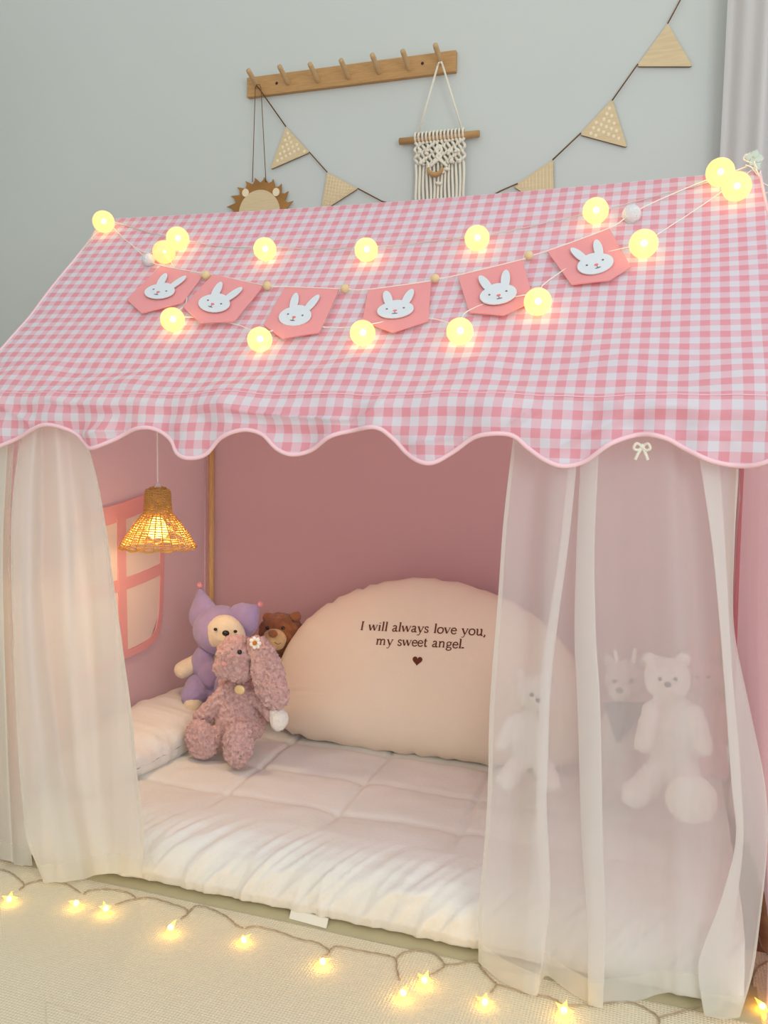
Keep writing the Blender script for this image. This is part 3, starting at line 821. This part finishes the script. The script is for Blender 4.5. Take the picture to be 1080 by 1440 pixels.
# ------------------------------------------------------------------ pendant lamp
lc = P(222, 720, 1.85)
ztop = P(222, 686, 1.85).z; zn = P(222, 726, 1.85).z; zb = P(222, 769, 1.85).z
kk = pxs(lc)
lamp = thing('pendant_lamp', 'lit bell-shaped wicker pendant lamp hanging inside the tent on the left', 'lamp', (lc.x, lc.y, zb))
def rad(z):
    t = (ztop-z)/(ztop-zb)
    if t < .06: return (10+6.5*(t/.06)**.5)*kk
    if t < .42: return (16.5+1.8*(t-.06)/.36)*kk
    s = (t-.42)/.58
    return (18.3+34*s**.92+1.5*math.sin(PI*s))*kk
wk = MB(); NR = 30; NS = 26
for j in range(NR+1):
    z = ztop+(zb-ztop)*(j/NR)
    pts = []
    for i in range(NS*4):
        a = 2*PI*i/(NS*4); w = .0016*math.cos(a*NS/1+(PI if j % 2 else 0))
        r = rad(z)+w; pts.append((lc.x+r*math.cos(a), lc.y+r*math.sin(a), z+.0012*math.sin(a*5+j)))
    wk.tube(pts, .0019 if j < 16 else .00155, 5, closed=True)
shade = wk.build('wicker_shade', M['wicker'], lamp)
st = MB()
for i in range(NS):
    a = 2*PI*(i+.5)/NS
    st.tube([(lc.x+rad(z)*math.cos(a), lc.y+rad(z)*math.sin(a), z) for z in [ztop+(zb-ztop)*q/24 for q in range(25)]], .0017, 5)
rim = [(lc.x+(rad(zb)+.002*math.sin(a*13))*math.cos(a), lc.y+(rad(zb)+.002*math.sin(a*13))*math.sin(a), zb+.003*math.cos(a*13)) for a in [2*PI*i/130 for i in range(130)]]
st.tube(rim, .0026, 6, closed=True)
st.build('wicker_stakes', M['wicker'], shade)
MB().lathe((lc.x, lc.y, 0), [(0.0001, ztop+.014), (.006, ztop+.013), (.009, ztop+.008), (.009, ztop-.004), (.0001, ztop-.005)], 18).build('socket_cap', M['lampcap'], lamp)
tp = P(220, 560, 1.85)
MB().tube(smoothpath([(lc.x, lc.y, ztop+.012), (lc.x-.001, lc.y, ztop+.1), (lc.x-.002, lc.y, 1.42)], 6), .0022, 7).build('cord', M['wirew'], lamp)
bz = zb+(ztop-zb)*.27
MB().lathe((lc.x, lc.y, bz), [(.0001, -.020), (.016, -.018), (.026, -.008), (.027, .004), (.023, .016), (.014, .027), (.010, .036), (.0001, .037)], 20).build('light_bulb', M['bulb'], lamp)
point_light('lamp_glow', (lc.x, lc.y, bz-.02), 3.0, (1, .78, .46), lamp, .03)

# ------------------------------------------------------------------ globe string lights on roof
gl = thing('globe_string_lights', 'warm lit round globe string lights draped in two rows over the gingham roof', 'string lights', onroof(517, 420))
def lay(pts, m, name, par, r, off=.004, k=8, jit=.0):
    w = []
    for p in pts:
        w.append(onroof(p[0], p[1], p[2] if len(p) > 2 else off))
    sp = smoothpath(w, k)
    if jit:
        for i, q in enumerate(sp):
            sp[i] = q+Vector((jit*N3(i*.7, 1, 2), 0, jit*N3(i*.7, 4, 6)))
    return MB().tube(sp, r, 6).build(name, m, par)
lay([(118,354),(128,338),(149,317,.012),(175,318),(215,330),(253,341,.012),(300,347),(340,350),(375,352,.01),(430,352),(470,352),(517,352,.01),(560,347),(610,341),(672,338,.01),
     (720,326),(780,313),(838,303,.01),(870,292),(930,276),(985,262),(1030,246),(1056,235)], M['wire'], 'wire', gl, .0012, .004, 6, .002)
lay([(160,322),(180,342),(205,358),(234,362,.012),(245,378),(262,412),(262,432),(246,452,.014),(285,450),(335,460),(368,475,.014),(405,464),(440,463),(480,464),(512,466,.014),(560,453),(610,452),(648,466,.014),
     (654,446,.009),(690,430,.009),(757,418,.012),(764,406,.009),(800,382,.01),(850,362,.01),(905,350,.014),(930,330),(985,294),(1035,262,.012),(1058,242)], M['wirew'], 'wire', gl, .0012, .0065, 6, .001)
globes = [(149,317,15,1),(253,341,16,1),(234,360,16,.45),(375,356,16,1),(517,357,16.5,1),(672,341,17.5,1),(838,303,18,1),(246,455,17,1),(368,483,17.5,1),(512,474,18,1),(648,472,19,1),(757,431,19.5,1),(905,350,20,1),(1012,250,19.5,1),(1035,270,20,1)]
for (x, y, r, b) in globes:
    c = onroof(x, y, 0); R_ = r*pxs(c)
    c = onroof(x, y+1.5, R_*.5)
    # slide so that the globe rests on the cloth while staying on its sight line
    base = c
    d = (CAM-c).normalized(); n = Vector((0, -.707, .707)); need = R_*1.0-R_*.5
    c = c+d*(need/max(.2, d.dot(n))); R_ = r*pxs(c)
    g = MB(); g.ball(c, R_, None, 28, 18); go = g.build('globe_lamp', M['globe'], gl)
    k = MB(); k.ball(c+Vector((.001, 0, .001)), .0062 if b > .5 else .0035, None, 12, 8); k.build('led', M['core'], go)
    point_light('globe_glow', c, .10*b, (1, .70, .30), gl, .010)
cc = onroof(1058, 236, .012)
cl = MB()
for (dx, dz, a) in ((0, 0, .3), (.004, .016, -.4), (.012, .006, 1.1), (-.008, .012, .8), (.008, -.010, .2)):
    cl.box(cc+Vector((dx, 0, dz)), (.0065, .006, .0075), roty(a))
clo = cl.build('connector', M['clear'], gl, smooth=False); bevel(clo, .002)
for pts in ([(1056,238),(1046,224),(1050,217),(1062,222),(1060,238),(1064,246)], [(1062,246),(1072,256),(1082,262)], [(1068,262),(1070,270),(1076,272),(1084,268)], [(1048,232),(1056,244),(1066,246),(1070,240)]):
    MB().tube(smoothpath([onroof(x, y, .014)+Vector((0, 0, .0)) if x < 1066 and y > 232 else P(x, y, cc.y) for x, y in pts], 6), .0016, 6).build('wire', M['wirew'], gl)

# ------------------------------------------------------------------ felt bunny bunting
bt = thing('felt_bunting', 'pink felt bunting with pale rabbit faces strung across the gingham roof', 'bunting', onroof(517, 440))
lay([(190,352),(212,371,.012),(228,378),(287,389),(292,393,.01),(302,391),(372,406),(378,408,.01),(402,408),(478,411),(487,412,.01),(519,412),(607,400),(613,398,.01),(645,392),(735,370),(744,366,.01),(770,358),(857,326),(888,308,.013),(930,285),(985,262),(1030,247),(1056,237)], M['wirew'], 'string', bt, .0013, .009)
flags = [((228,378),(287,391),(258,430),(202,446),(180,425)), ((302,391),(372,408),(331,458),(285,462),(260,437)), ((402,408),(478,411),(450,472),(400,482),(372,461)),
         ((519,412),(607,400),(603,456),(554,474),(511,456)), ((645,393),(735,370),(751,428),(709,450),(661,444)), ((770,358),(857,326),(887,380),(857,401),(804,405))]
for fi, f in enumerate(flags):
    off = .007 if fi != 1 else .010
    q = [onroof(x, y, off) for x, y in f]
    tl, tr, rbm, tip, lbm = q
    n = Vector((0, -.707, .707))
    def bl(u, v): return (tl*(1-u)+tr*u)*(1-v)+(lbm*(1-u)+rbm*u)*v
    mb = MB(); nu, nv = 12, 12
    def fl_(u, v):
        p = bl(u, v); p2 = p+n*(.0022*math.sin(PI*u)*math.sin(v*2.4+fi)); return p2
    top = MB()
    bend = n*.0006
    def flag_pt(u, v):
        # lower edge drops towards the tip
        edge = tip*1.0
        low = lbm.lerp(tip, min(1, u/.5)) if u < .5 else tip.lerp(rbm, (u-.5)/.5)
        return (tl.lerp(tr, u)).lerp(low, v)+n*(.003*math.sin(PI*u)*v)
    top.grid(lambda u, v: flag_pt(u, v)+n*.0012, 16, 8)
    top.grid(lambda u, v: flag_pt(u, v)-n*.0012, 16, 8)
    rim_ = [flag_pt(i/16, 0) for i in range(17)]+[flag_pt(1, j/8) for j in range(1, 9)]+[flag_pt(1-i/16, 1) for i in range(1, 17)]+[flag_pt(0, 1-j/8) for j in range(1, 8)]
    vs = []; fs = []
    for p in rim_: vs += [p+n*.0012, p-n*.0012]
    for i in range(len(rim_)):
        j = (i+1) % len(rim_); fs.append((2*i, 2*j, 2*j+1, 2*i+1))
    top.add(vs, fs)
    fo = top.build('felt_flag', M['felt'], bt)
    # rabbit face
    lx = bl(1, .5)-bl(0, .5); hgt = bl(.5, 1)-bl(.5, 0)
    ex = lx.normalized(); ey = -(hgt-ex*hgt.dot(ex)).normalized(); W_ = lx.length
    sh = -hgt.normalized(); ey = (ey+sh*.8).normalized()
    cc0 = bl(.5, .76)+n*.0062; HV = -hgt
    def shape(mb, cx, cy, rx, ry, ang, th=.002, lift=0, seg=26):
        pts = []
        for i in range(seg):
            a = 2*PI*i/seg; x = rx*math.cos(a); y = ry*math.sin(a)
            xx = x*math.cos(ang)-y*math.sin(ang)+cx; yy = x*math.sin(ang)+y*math.cos(ang)+cy
            pts.append(cc0+lx*xx+HV*yy+n*lift)
        mb.prism(pts, n*th)
    rbt = MB()
    shape(rbt, 0, 0, .28, .23, 0); shape(rbt, -.14, .32, .07, .24, .22, lift=-.0003); shape(rbt, .17, .32, .07, .24, -.22, lift=-.0004); shape(rbt, 0, .08, .20, .18, 0, lift=.0003)
    ro = rbt.build('rabbit_face', M['feltw'], fo, smooth=False)
    ey_ = MB(); shape(ey_, -.13, .02, .018, .018, 0, .0012, .0016, 10); shape(ey_, .13, .02, .018, .018, 0, .0012, .0016, 10)
    shape(ey_, 0, -.115, .045, .009, 0, .0008, .002, 10); shape(ey_, 0, -.08, .006, .03, 0, .0008, .002, 10)
    ey_.build('eyes_and_mouth', M['greyink'], ro, smooth=False)
    nn_ = MB(); shape(nn_, 0, -.04, .032, .022, 0, .0014, .0018, 12); nn_.build('nose', M['pinkink'], ro, smooth=False)
for (x, y) in ((292,393),(378,408),(487,412),(613,398),(744,366)):
    c = onroof(x, y, .0115); g = MB(); g.ball(c, 6.3*pxs(c), None, 18, 12); g.build('wooden_bead', M['bead'], bt)
for (x, y, r) in ((212,371,9),(888,308,13)):
    c = onroof(x, y+1, .013); g = MB(); g.ball(c, r*pxs(c), None, 28, 20)
    remesh(g, .002, .0012, 300, 1).build('pompom', M['pom'], bt)

# ------------------------------------------------------------------ wall decorations
def Wp(x, y, d=0): return P(x, y, WY-d)
pr = thing('peg_rail', 'oak wall rail with seven wooden pegs', 'peg rail', Wp(494, 103))
A, Bq = Wp(347, 123, .018), Wp(641, 85, .018)
cx = (A+Bq)/2; ln = (Bq-A).length/2; hh = .033
ang = math.atan2(Bq.z-A.z, Bq.x-A.x)
o = MB().box((cx.x, WY-.009, cx.z), (ln, .009, hh), roty(-ang)).build('back_board', M['oak'], pr, smooth=False); bevel(o, .002)
for (x, y) in ((362, 122), (405, 117), (447, 114), (490, 109), (533, 102), (575, 97), (620, 89)):
    b0 = Wp(x, y, .018); MB().tube(smoothpath([b0+Vector((0, .004, 0)), b0+Vector((0, -.025, .010)), b0+Vector((-.002, -.065, .030))], 5), [.0085]*9+[.0085, .008], 12).build('peg', M['peg'], pr)
for (x, y) in ((389, 117), (594, 89)):
    MB().ball(Wp(x, y, .0185), (.005, .0015, .005)).build('screw', M['screw'], pr)
# wooden triangle bunting
wb_ = thing('wooden_bunting', 'string of wooden triangle pennants hanging across the wall', 'bunting', Wp(640, 250))
def wline(pts, d=.012, r=.0022): 
    MB().tube([Wp(x, y, d) for x, y in pts], r, 6).build('string', M['twine'], wb_)
tp_ = Wp(361, 121, .05)
MB().tube([tp_, Wp(364, 124, .03), Wp(402, 178, .012)], .0022, 6).build('string', M['twine'], wb_)
wline([(435, 214), (460, 242)]); wline([(503, 265), (537, 283), (600, 300)]); wline([(660, 292), (705, 268), (728, 258)]); wline([(777, 225), (817, 187)]); wline([(861, 141), (897, 90)]); wline([(939, 33), (960, -6)])
tris = [((402,178),(435,214),(380,238),'dots'), ((460,242),(503,265),(451,298),'grid'), ((778,224),(722,262),(779,300),'stripe'), ((861,139),(815,189),(882,207),'dots'), ((939,33),(895,93),(974,93),'plain')]
for a, b, c, kind in tris:
    q = [Wp(x, y, .010) for x, y in (a, b, c)]
    # round the corners slightly
    poly = []
    for i in range(3):
        p0, p1, p2 = q[i-1], q[i], q[(i+1) % 3]
        d0 = (p0-p1).normalized()*.006; d2 = (p2-p1).normalized()*.006
        poly += [p1+d0, p1+d0*.35+d2*.35, p1+d2]
    po = MB().prism(poly, (0, .004, 0)).build('pennant', M['ply'], wb_, smooth=False)
    ed = MB().prism([p+Vector((0, .0041, -.0008)) for p in poly], (0, .0016, 0)).build('burnt_edge', M['plyedge'], po, smooth=False)
    dm = MB(); cen = (q[0]+q[1]+q[2])/3
    def inside(p, s=.80):
        e = [(q[i]-cen)*s+cen for i in range(3)]
        sg = []
        for i in range(3):
            u, v = e[i], e[(i+1) % 3]; sg.append((v.x-u.x)*(p.z-u.z)-(v.z-u.z)*(p.x-u.x))
        return all(x > 0 for x in sg) or all(x < 0 for x in sg)
    ee = (q[2]-q[0]).normalized(); en = Vector((ee.z, 0, -ee.x))
    if kind == 'dots':
        for i in range(-7, 8):
            for j in range(-7, 8):
                if (i+j) % 2: continue
                p = cen+ee*i*.012+en*j*.012
                if inside(p): dm.ball(p+Vector((0, -.0001, 0)), (.0056, .0008, .0056), None, 10, 6)
    elif kind in ('stripe', 'grid'):
        for dd, oo in ((ee, en), (en, ee))[:2 if kind == 'grid' else 1]:
            for j in range(-9, 10):
                run = [cen+oo*j*.011+dd*t*.004 for t in range(-25, 26)]
                run = [p for p in run if inside(p, .92)]
                if len(run) > 2: dm.tube([run[0]+Vector((0, .0002, 0)), run[-1]+Vector((0, .0002, 0))], .0011, 5)
    if dm.v: dm.build('engraving', M['plydot'], po)
# macrame
mc = thing('macrame_hanging', 'white knotted macrame hanging on a wooden dowel with small wood crescent', 'wall hanging', Wp(617, 230))
d0, d1 = Wp(562, 199, .02), Wp(674, 188, .02)
MB().tube([d0, d1], .011, 14).build('dowel', M['oak'], mc)
pg = Wp(619, 92, .05)
for (x, y) in ((586, 196), (652, 190)):
    MB().tube([pg+Vector((-.008 if x < 600 else .008, 0, .0)), Wp(x, y, .028)], .0032, 8).build('hanging_cord', M['cotton'], mc)
MB().tube([pg+Vector((-.008, 0, 0)), pg+Vector((-.004, 0, .009)), pg+Vector((.004, 0, .009)), pg+Vector((.008, 0, 0))], .0032, 8).build('hanging_cord', M['cotton'], mc)
kn = MB(); NSs = 14
for i in range(NSs):
    x = 585+i*(652-585)/(NSs-1); yt = 196-(x-562)*.098
    c = Wp(x, yt, .02)
    kn.tube([c+Vector((0, -.014*math.cos(a), .014*math.sin(a))) for a in [2*PI*k/12 for k in range(12)]], .0038, 7, closed=True)
    kn.ball(Wp(x, yt+8, .026), (.0055, .005, .0045), None, 10, 8)
    pts = []
    for j in range(13):
        y = yt+8+j*(282-yt-8)/12*.38
        pts.append(Wp(x+1.9*math.sin(j*1.3+i*1.7), y, .024+.004*math.sin(j*2+i)))
    yk = yt+8+(282-yt-8)*.38
    kn.tube(smoothpath(pts, 3), .0046, 6)
    low = [Wp(x+.6*math.sin(j*.8+i), yk+j*(300-yk)/8, .022) for j in range(9)]
    kn.tube([pts[-1]]+low, .0046, 6)
for (x, y) in ((592,212),(601,214),(594,228),(602,234),(617,210),(617,219),(633,214),(643,212),(636,226),(645,228),(630,236),(606,241),(617,256),(611,226),(622,240)):
    c = Wp(x, y, .03); 
    for s in range(4):
        kn.ball(c+Vector((random.uniform(-.006, .006), random.uniform(-.002, .002), random.uniform(-.006, .006))), (.0058, .005, .0048), None, 9, 7)
for s in (-1, 1):
    kn.tube(smoothpath([Wp(617+s*1, 204, .03), Wp(617+s*4, 212, .032), Wp(617-s*3, 220, .032), Wp(617+s*5, 228, .032), Wp(617+s*12, 234, .03)], 5), .0045, 7)
kn.build('knotted_cords', M['cotton'], mc)
mo_ = Wp(612, 237, .036); cr_ = []
for i in range(15):
    a = math.radians(-200+i*(220/14)); cr_.append(mo_+Vector((.023*math.cos(a), 0, .019*math.sin(a))))
MB().tube(cr_, [.0015+.0062*math.sin(PI*i/14)**.7 for i in range(15)], 10).build('wood_crescent', M['oak'], mc)
# lion
li = thing('wooden_lion', 'wooden lion head plaque hanging by two strings behind the roof ridge', 'wall plaque', Wp(365, 300))
lc_ = Wp(365, 299, .012); kx = pxs(lc_)
poly = []
nt_ = 21
for i in range(nt_*3):
    a = 2*PI*i/(nt_*3)+.05; ph = i % 3
    r = (41, 50, 45)[ph]*kx if ph != 1 else (51+2.5*math.sin(i*2.3))*kx
    aa = a+(0.09 if ph == 1 else 0)
    poly.append(lc_+Vector((r*math.cos(aa), 0, r*math.sin(aa))))
inner = lc_+Vector((0, 0, 0))
lm = MB(); n_ = len(poly)
lm.add([inner]+poly+[inner+Vector((0, .004, 0))]+[p+Vector((0, .004, 0)) for p in poly], [(0, i+1, (i+1) % n_+1) for i in range(n_)]+[(n_+1, n_+2+(i+1) % n_, n_+2+i) for i in range(n_)]+[(i+1, n_+2+i, n_+2+(i+1) % n_, (i+1) % n_+1) for i in range(n_)])
lm.build('mane', M['mane'], li, smooth=False)
fc_ = lc_+Vector((0, -.004, -.003))
MB().prism([fc_+Vector((32*kx*math.cos(2*PI*i/40), 0, 32*kx*math.sin(2*PI*i/40))) for i in range(40)], (0, .004, 0)).build('face', M['ply'], li, smooth=False)
for (x, y) in ((345, 271), (388, 270)):
    e0 = Wp(x, y, .0165); MB().prism([e0+Vector((5.2*kx*math.cos(2*PI*i/20), 0, 5.6*kx*math.sin(2*PI*i/20))) for i in range(20)], (0, .004, 0)).build('ear', M['plydot'], li, smooth=False)
for (a, b) in (((359, 124), (355, 256)), ((367, 124), (374, 256))):
    MB().tube([Wp(a[0], a[1], .045), Wp(b[0], b[1], .014)], .0014, 6).build('string', M['twine'], li)
MB().tube([Wp(359, 124, .045), Wp(361, 119, .05), Wp(365, 119, .05), Wp(367, 124, .045)], .0014, 6).build('string', M['twine'], li)

# ------------------------------------------------------------------ star lights on the mat
sl = thing('star_string_lights', 'string of small lit clear star lights lying on the mat along the tent front', 'string lights', G(567, 1390))
def fw_(pts, z=.003):
    w = []
    for i, p in enumerate(pts): w.append(G(p[0], p[1], p[2] if len(p) > 2 else z))
    sp = smoothpath(w, 6)
    for s in (0, PI):
        tw = [q+Vector((.0011*math.cos(i*.9+s)+.0008*N3(i*.6, 2, 1), .0011*math.cos(i*.9+s+1)+.0008*N3(i*.6, 5, 1), .0012*math.sin(i*.9+s))) for i, q in enumerate(sp)]
        MB().tube(tw, .0009, 5).build('wire', M['wire2'], sl)
M['wire2'] = mat('thin copper clear wire', (178, 158, 132), .5)
fw_([(-20,1220),(0,1222),(15,1227),(27,1236),(34,1244),(27,1251)]); fw_([(34,1244),(60,1237),(85,1240),(100,1246),(113,1255)])
fw_([(118,1257),(125,1252),(150,1250),(178,1254),(191,1263),(180,1266),(162,1272)]); fw_([(191,1264),(212,1262),(240,1270),(260,1277),(264,1284),(254,1292)])
fw_([(264,1284),(275,1274),(292,1276),(318,1288),(332,1300),(342,1305)]); fw_([(345,1306),(358,1302),(390,1309),(420,1320),(445,1325),(463,1337),(457,1344)])
fw_([(463,1337),(470,1331),(480,1331),(510,1337),(540,1342),(556,1348),(558,1362),(562,1378)]); fw_([(557,1348),(568,1339),(590,1336),(610,1340),(625,1356),(618,1364),(605,1371)])
fw_([(625,1356),(645,1355),(670,1350),(676,1360),(690,1376),(698,1384),(690,1396)]); fw_([(698,1384),(740,1395),(775,1403),(790,1412)])
fw_([(795,1414),(840,1412),(880,1408),(905,1416),(926,1431),(925,1450)]); fw_([(926,1431),(960,1422),(1010,1412),(1050,1418),(1066,1418)])
fw_([(1066,1418),(1058,1385),(1064,1362),(1078,1352),(1090,1350)]); fw_([(1064,1308),(1070,1328),(1080,1342),(1095,1360)])
stars = [(13,1262,20),(107,1268,60),(149,1277,10),(240,1305,80),(343,1317,70),(454,1350,15),(597,1376,50),(567,1396,0),(682,1404,30),(793,1420,10),(1072,1416,40)]
for i, (x, y, rot) in enumerate(stars):
    c = G(x, y, .014); 
    Rm = Matrix.Rotation(math.radians(rot*2.1+i*40), 3, 'Z') @ Matrix.Rotation(math.radians(52-(rot % 40)), 3, 'X') @ Matrix.Rotation(i*1.1, 3, 'Z')
    vs = [c+Rm @ Vector((0, 0, .006)), c+Rm @ Vector((0, 0, -.006))]; fs = []
    for k in range(10):
        r = .0185 if k % 2 == 0 else .0082; a = 2*PI*k/10; vs.append(c+Rm @ Vector((r*math.cos(a), r*math.sin(a), 0)))
    for k in range(10):
        k2 = (k+1) % 10; fs += [(0, 2+k, 2+k2), (1, 2+k2, 2+k)]
    mz = min(v.z for v in vs)
    vs = [v+Vector((0, 0, .001-mz)) for v in vs]; c = c+Vector((0, 0, .001-mz))
    so = MB().add(vs, fs).build('star_lamp', M['star'], sl, smooth=False)
    k = MB(); k.ball(c, .0058, None, 12, 8); k.build('led', M['corestar'], so)
    point_light('star_glow', c+Vector((0, 0, .0)), .095 if i < 10 else .2, (1, .50, .06), sl, .008)

# ------------------------------------------------------------------ light
w = bpy.data.worlds.new('World'); S.world = w; w.use_nodes = True
bg = w.node_tree.nodes['Background']; bg.inputs['Color'].default_value = (.95, .98, .98, 1); bg.inputs['Strength'].default_value = .92
d = bpy.data.lights.new('window_daylight', 'AREA'); d.shape = 'RECTANGLE'; d.size = 1.5; d.size_y = 1.7; d.energy = 36; d.color = (.88, .95, 1)
o = bpy.data.objects.new('window_daylight', d); COL.objects.link(o); o.location = (1.8, -1.0, 1.75)
o.rotation_euler = (Vector((-.35, 1.9, .9))-o.location).to_track_quat('-Z', 'Y').to_euler()

# ------------------------------------------------------------------ camera
cd = bpy.data.cameras.new('camera'); cam = bpy.data.objects.new('camera', cd); COL.objects.link(cam)
right = Vector((AX.x, AY.x, AZ.x)); up = -Vector((AX.y, AY.y, AZ.y)); back = -Vector((AX.z, AY.z, AZ.z))
Mx = Matrix((right, up, back)).transposed().to_4x4(); Mx.translation = CAM
cam.matrix_world = Mx
cd.sensor_fit = 'VERTICAL'; cd.sensor_height = 24; cd.lens = 24*F/1440; cd.clip_start = .05
S.camera = cam
S.view_settings.view_transform = 'Standard'; S.view_settings.look = 'None'; S.view_settings.gamma = 1
S.view_settings.use_curve_mapping = False; S.view_settings.exposure = 0
try:
    S.cycles.transparent_max_bounces = 24
except Exception: pass
